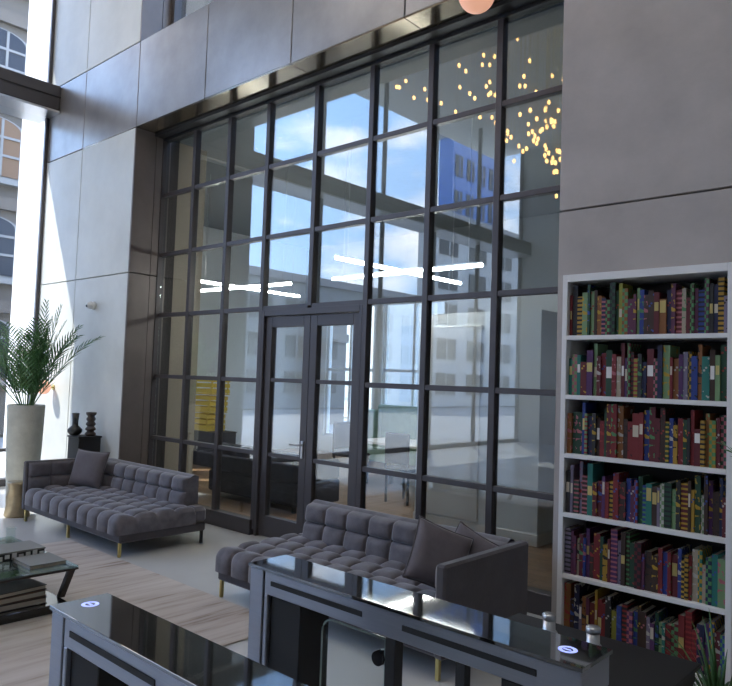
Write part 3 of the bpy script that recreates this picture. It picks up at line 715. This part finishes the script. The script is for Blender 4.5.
FORCE = {(5, 0): ('dark red', 'plain'), (5, 2): ('mustard', 'banded'), (5, 12): ('olive yellow', 'plain'), (5, 16): ('pale green', 'plain'), (4, 2): ('teal', 'plain'), (4, 5): ('pale green', 'plain'),
         (3, 29): ('mustard', 'banded'), (2, 5): ('teal', 'plain'), (2, 18): ('teal', 'plain'), (1, 5): ('royal blue', 'blotched'), (0, 0): ('orange brown', 'blotched'), (0, 22): ('teal', 'blotched'), (1, 27): ('mustard', 'banded')}
bases = ['maroon']*5+['dark red']*4+['navy']*3+['royal blue']*2+['purple']*2+['plum']*3+['bottle green']*3+['pale green']*2+['teal']*2+['mustard']*2+['olive yellow']+['orange brown']*2+['dark brown']*4+['charcoal']*3+['lilac grey']*2+['cream']
pats = ['plain']*3+['dotted']*4+['banded']*2+['blotched']*4+['checked']*2
for s, z in enumerate(SH):
    x = BX0+.034+.004; i = 0
    top = (SH[s+1]-.028 if s < 5 else 2.352)-z
    while x < BX1-.034-.02:
        th = random.choice([.018, .021, .024, .026, .029, .032, .036, .042]); x1 = min(x+th, BX1-.036)
        if BX1-.036-x1 < .014: x1 = BX1-.036
        th = x1-x; hh = min(top-.02, random.choice([.22, .235, .25, .26, .27, .285, .30, .33])+random.uniform(-.008, .008)); dp = random.uniform(.15, .20)
        base, pat = FORCE.get((s, i), (random.choice(bases), random.choice(pats))); acc = random.choice(list(ACC))
        if pat == 'banded' and base == 'mustard': acc = 'black'
        yf = YS+.022+random.uniform(0, .02); e = .0006
        cv = .0025; W_ = th-2*e
        mb = MB().box(-W_/2, -W_/2+cv, 0, dp, 0, hh).box(W_/2-cv, W_/2, 0, dp, 0, hh).box(-W_/2+cv, W_/2-cv, 0, cv, 0, hh)
        o = mb.build('book', book_mat(base, acc, pat)); o.location = ((x+x1)/2, yf, z+.0008)
        bx(-W_/2+cv+.0002, W_/2-cv-.0002, cv+.0003, dp-.004, .003, hh-.004).build('pages', 'page', o)
        if pat == 'plain':
            zz = random.uniform(.1, .16); bx(-W_/2+.003, W_/2-.003, -.0008, -.0001, zz, zz+random.uniform(.05, .08)).build('title_strip', random.choice(['page', 'brass', 'print_white']), o)
        size = 'tall' if hh > .292 else 'short' if hh < .238 else 'medium'; thick = 'thick' if th > .03 else 'slim'
        lk = base if pat == 'plain' else '%s %s-%s' % (base, acc, pat)
        tag(o, '%s %s %s book, %s from left, %s' % (size, thick, lk, ordinal(i), SNAME[s]), 'book', 'books on the '+SNAME[s])
        x = x1; i += 1

# ================================================================== speed gate barriers
def rounded(x0, x1, z0, z1, r, corners):
    pts = []
    for (cx_, cz_, a0, on) in ((x1-r, z1-r, 0, 'tr' in corners), (x0+r, z1-r, 90, 'tl' in corners), (x0+r, z0+r, 180, 'bl' in corners), (x1-r, z0+r, 270, 'br' in corners)):
        if on:
            for k in range(7): a = radians(a0+15*k); pts.append((cx_+r*cos(a), cz_+r*sin(a)))
        else: a = radians(a0+45); pts.append((cx_+r*math.copysign(1, cos(a)), cz_+r*math.copysign(1, sin(a))))
    return pts
def barrier(y0, y1, ring_x, label):
    X0, X1 = .832, 2.165; cx_ = (X0+X1)/2; cy_ = (y0+y1)/2; hw = (y1-y0)/2
    o = empty('gate_barrier', (cx_, cy_, 0), label, 'barrier', 'entrance gate barriers')
    def b_(xa, xb, ya, yb, za, zb, b=.003): return bx(xa-cx_, xb-cx_, ya, yb, za, zb, b=b)
    tp = b_(X0-.006, X1+.006, -hw, hw, .9405, .952, .0008).build('glass_top', 'black_top', o, 'glossy black glass top')
    b_(X0, X0+.075, -hw+.006, hw-.006, 0, .940).build('end_post', 'steel_blue', o)
    b_(X0+.0755, X0+.0845, -hw+.02, hw-.02, 0, .940).build('joint', 'gap_black', o)
    b_(X0+.085, X1, -hw+.006, hw-.006, .855, .940).build('beam', 'steel_blue', o)
    b_(X0+.085, X0+.105, -hw+.006, hw-.006, 0, .8545).build('post_trim', 'steel_blue', o)
    b_(X0+.1055, X0+.27, -hw+.02, hw-.02, 0, .8545).build('pedestal', 'gap_black', o, 'matte black pedestal')
    b_(1.455, 1.50, -.022, .022, 0, .8545).build('centre_post', 'black_matte', o, 'slim black centre post')
    b_(1.93, X1, -hw+.01, hw-.01, 0, .8545).build('pedestal', 'gap_black', o)
    for xa, xb in ((.955, 1.41), (1.58, 2.04)):
        b_(xa, xb, -hw+.003, -hw+.0059, .892, .909, 0).build('sensor_slot', 'gap_black', o); b_(xa, xb, hw-.0059, hw-.003, .892, .909, 0).build('sensor_slot', 'gap_black', o)
    # swing wing of clear glass with rounded top corner
    mb = MB().prism([(a-cx_, c) for a, c in rounded(1.15, 1.448, .16, .81, .05, ('tl', 'bl'))], -.006, .006); wing = mb.build('glass_wing', 'clear_glass', o, 'clear glass wing with rounded corners')
    op = [(a-cx_, -.0085, c) for a, c in rounded(1.15, 1.448, .16, .81, .05, ('tl', 'bl'))]; MB().tube(op+[op[0]], .0035, 6).build('polished_edge', 'glass_edge', wing)
    for zz in (.745, .30): MB().tube([(1.425-cx_, -.024, zz), (1.425-cx_, .024, zz)], .024, 18).build('hinge_knob', 'black_gloss', o)
    # glowing ring icon
    mb = MB(); n = 36; R_, r_ = .026, .015; rx = ring_x-cx_
    for k in range(n):
        a0, a1 = 2*pi*k/n, 2*pi*(k+1)/n
        mb.add([(rx+q*cos(a), q*sin(a), zz) for zz in (.9521, .9526) for a in (a0, a1) for q in (r_, R_)], [(4, 5, 7, 6), (0, 2, 3, 1), (1, 3, 7, 5), (0, 4, 6, 2)])
    ic = mb.build('indicator_ring', 'led_blue', tp, 'glowing pale blue ring')
    bx(rx-.012, rx+.010, -.004, .004, .9521, .9526).build('indicator_mark', 'led_blue', tp)
    return o
barrier(-3.772, -3.585, .895, 'nearest gate barrier with glowing ring on its left end')
barrier(-3.014, -2.825, 2.085, 'farther gate barrier standing in front of the right sofa')

# ------------------------------------------------------------------ low black table by the bookcase, canisters, plants
lt = empty('side_table', (1.5, -1.66, 0), 'low black glass topped table in front of the bookcase', 'table')
bx(-.46, .46, -.32, .32, .43, .45, b=.004).build('table_top', 'black_matte', lt); bx(-.44, .44, -.30, .30, .37, .4295).build('apron', 'black_matte', lt)
for a in (-.41, .41):
    for b in (-.27, .27): bx(a-.025, a+.025, b-.025, b+.025, 0, .3695).build('leg', 'black_matte', lt)
for x, y, lab in ((1.307, -1.513, 'left of two small grey metal canisters on the black table'), (1.538, -1.526, 'right of two small grey metal canisters on the black table')):
    o = MB().lathe([(.044, 0), (.040, .012), (.031, .022), (.030, .07)], (0, 0, 0), 24).build('canister', 'steel'); o.location = (x, y, .4505); tag(o, lab, 'canister', 'canisters on the black table')
    MB().lathe([(.033, .0705), (.034, .074), (.034, .092), (.030, .097), (.001, .097)], (0, 0, 0), 24).build('lid', 'steel', o)
def grass_plant(loc, n, hgt, label):
    o = empty('potted_plant', loc, label, 'plant')
    MB().lathe([(.07, 0), (.10, .16), (.105, .2), (.09, .2), (.085, .17), (.001, .17)], (0, 0, 0), 24).build('pot', 'concrete_pot', o)
    for k in range(n):
        az = random.uniform(0, 2*pi); el = radians(random.uniform(35, 85)); ln = hgt*random.uniform(.6, 1.); d = Vector((cos(az)*cos(el), sin(az)*cos(el), sin(el))); p = Vector((.03*cos(az), .03*sin(az), .16)); sd_ = Vector((-sin(az), cos(az), 0)); vs = []; nn = 8
        for i in range(nn+1):
            wv = sd_*.011*(1-(i/nn)**2)+sd_*.0005; vs += [p-wv, p+wv, p+Vector((0, 0, -.001))]
            d = (d+Vector((0, 0, -.16))).normalized(); p = p+d*ln/nn
        MB().add(vs, [(3*i+a, 3*i+(a+1) % 3, 3*i+3+(a+1) % 3, 3*i+3+a) for i in range(nn) for a in range(3)], True).build('leaf', random.choice(['leaf', 'leaf_light']), o)
    return o
grass_plant((1.97, -1.11, 0), 75, .47, 'leafy potted plant in front of the bottom bookcase shelf')
p2 = empty('potted_palm', (2.72, -1.35, 0), 'small palm whose frond tips show at the right picture edge', 'plant')
MB().lathe([(.14, 0), (.17, .5), (.175, .52), (.15, .52), (.145, .47), (.001, .47)], (0, 0, 0), 28).build('planter', 'concrete_pot', p2)
for k in range(9):
    az = 2*pi*k/9+pi; frond(p2, (.03*cos(az), .03*sin(az), .48), az, radians(66 if k else 64), 1.15, 'leaf', .75, 18, .22, .014)

# ================================================================== outdoors
struct('ground', bx(-60, XL-.31, -70, 60, -.25, -.05), 'pavement', 'grey street paving outside')
struct('ground_back', bx(XL-.30, 40, 6.71, 60, -.25, -.05), 'pavement', 'grey paving behind the building')
bb_ = empty('brick_building', (-15, 5, 0), 'tan brick building with white arched windows across the street', 'building')
bx(-3, 0, -6.5, 9, 0, 15).build('wall', 'brick', bb_); bx(-3.1, .15, -6.6, 9.1, 15, 15.4).build('cornice', 'stone_tan', bb_)
for z in (-.2, 2.3, 4.7, 6.85): bx(.001, .12, -6.5, 9, z+3.15, z+3.45).build('string_course', 'stone_tan', bb_)
for r, z in enumerate((1.4, 3.85, 6.25, 8.4, 11.)):
    for k in range(6):
        yc = -5.85+2.25*k
        arch = [(-.68, 0), (.68, 0), (.68, 1.15)]+[(.68*cos(radians(a)), 1.15+.27*sin(radians(a))) for a in range(15, 180, 15)]+[(-.68, 1.15)]
        def ex(pts, x0, x1, mname, name, par):
            n = len(pts); vs = [(x0, yc+a, z+c) for a, c in pts]+[(x1, yc+a, z+c) for a, c in pts]
            return MB().add(vs, [tuple(range(n)), tuple(range(2*n-1, n-1, -1))]+[(i, i+n, (i+1) % n+n, (i+1) % n) for i in range(n)]).build(name, mname, par)
        wn = ex([(a*1.12, c*1.06-.06) for a, c in arch], .001, .05, 'arch_frame', 'window', bb_)
        ex(arch, .0505, .07, 'curtain_orange' if (r == 2 and k % 2 == 1) else 'window_dark', 'pane', wn)
        for a in (-.25, .25): bx(.0705, .10, yc+a-.03, yc+a+.03, z, z+1.38).build('glazing_bar', 'arch_frame', wn)
        for c in (.5, .95): bx(.0705, .095, yc-.67, yc+.67, z+c-.03, z+c+.03).build('glazing_bar', 'arch_frame', wn)
        bx(.001, .2, yc-.8, yc+.8, z-.2, z-.07).build('window_sill', 'arch_frame', wn)
def block(name, x0, x1, y0, y1, hgt, m, wm, nx, nz, label, face='x'):
    o = empty(name, ((x0+x1)/2, (y0+y1)/2, 0), label, 'building'); a, b = (x1-x0)/2, (y1-y0)/2
    bx(-a, a, -b, b, 0, hgt).build('wall', m, o); bx(-a-.2, a+.2, -b-.2, b+.2, hgt, hgt+.4).build('roof', 'roof_grey', o)
    for i in range(nx):
        for k in range(nz):
            z0 = .8+(hgt-1)*k/nz; z1 = z0+(hgt-1)/nz*.6
            if face == 'x': c = -b+2*b*(i+.5)/nx; q = 2*b/nx*.3; f_ = bx(a+.001, a+.06, c-q, c+q, z0, z1).build('window', wm, o); bx(a+.0605, a+.1, c-.05, c+.05, z0, z1).build('glazing_bar', m, f_)
            else: c = -a+2*a*(i+.5)/nx; q = 2*a/nx*.3; f_ = bx(c-q, c+q, -b-.06, -b-.001, z0, z1).build('window', wm, o); bx(c-.05, c+.05, -b-.1, -b-.0605, z0, z1).build('glazing_bar', m, f_)
    return o
block('glass_tower', -27.4, -26.2, -42.0, -36.0, 19.3, 'blue_glass', 'window_dark', 4, 7, 'blue glass tower block mirrored in the upper panes')
block('grey_building', -25.5, -24, -30, -9, 6.5, 'stone_grey', 'window_dark', 9, 3, 'low grey building mirrored in the middle panes')
block('banded_building', -25.2, -24, -62, -31.0, 12.4, 'stone_pale', 'window_dark', 9, 5, 'pale banded building mirrored below the blue tower')
block('white_building', -22, 8, 17, 22, 11, 'stone_white', 'window_pale', 5, 2, 'bright white building behind the far windows', 'y')
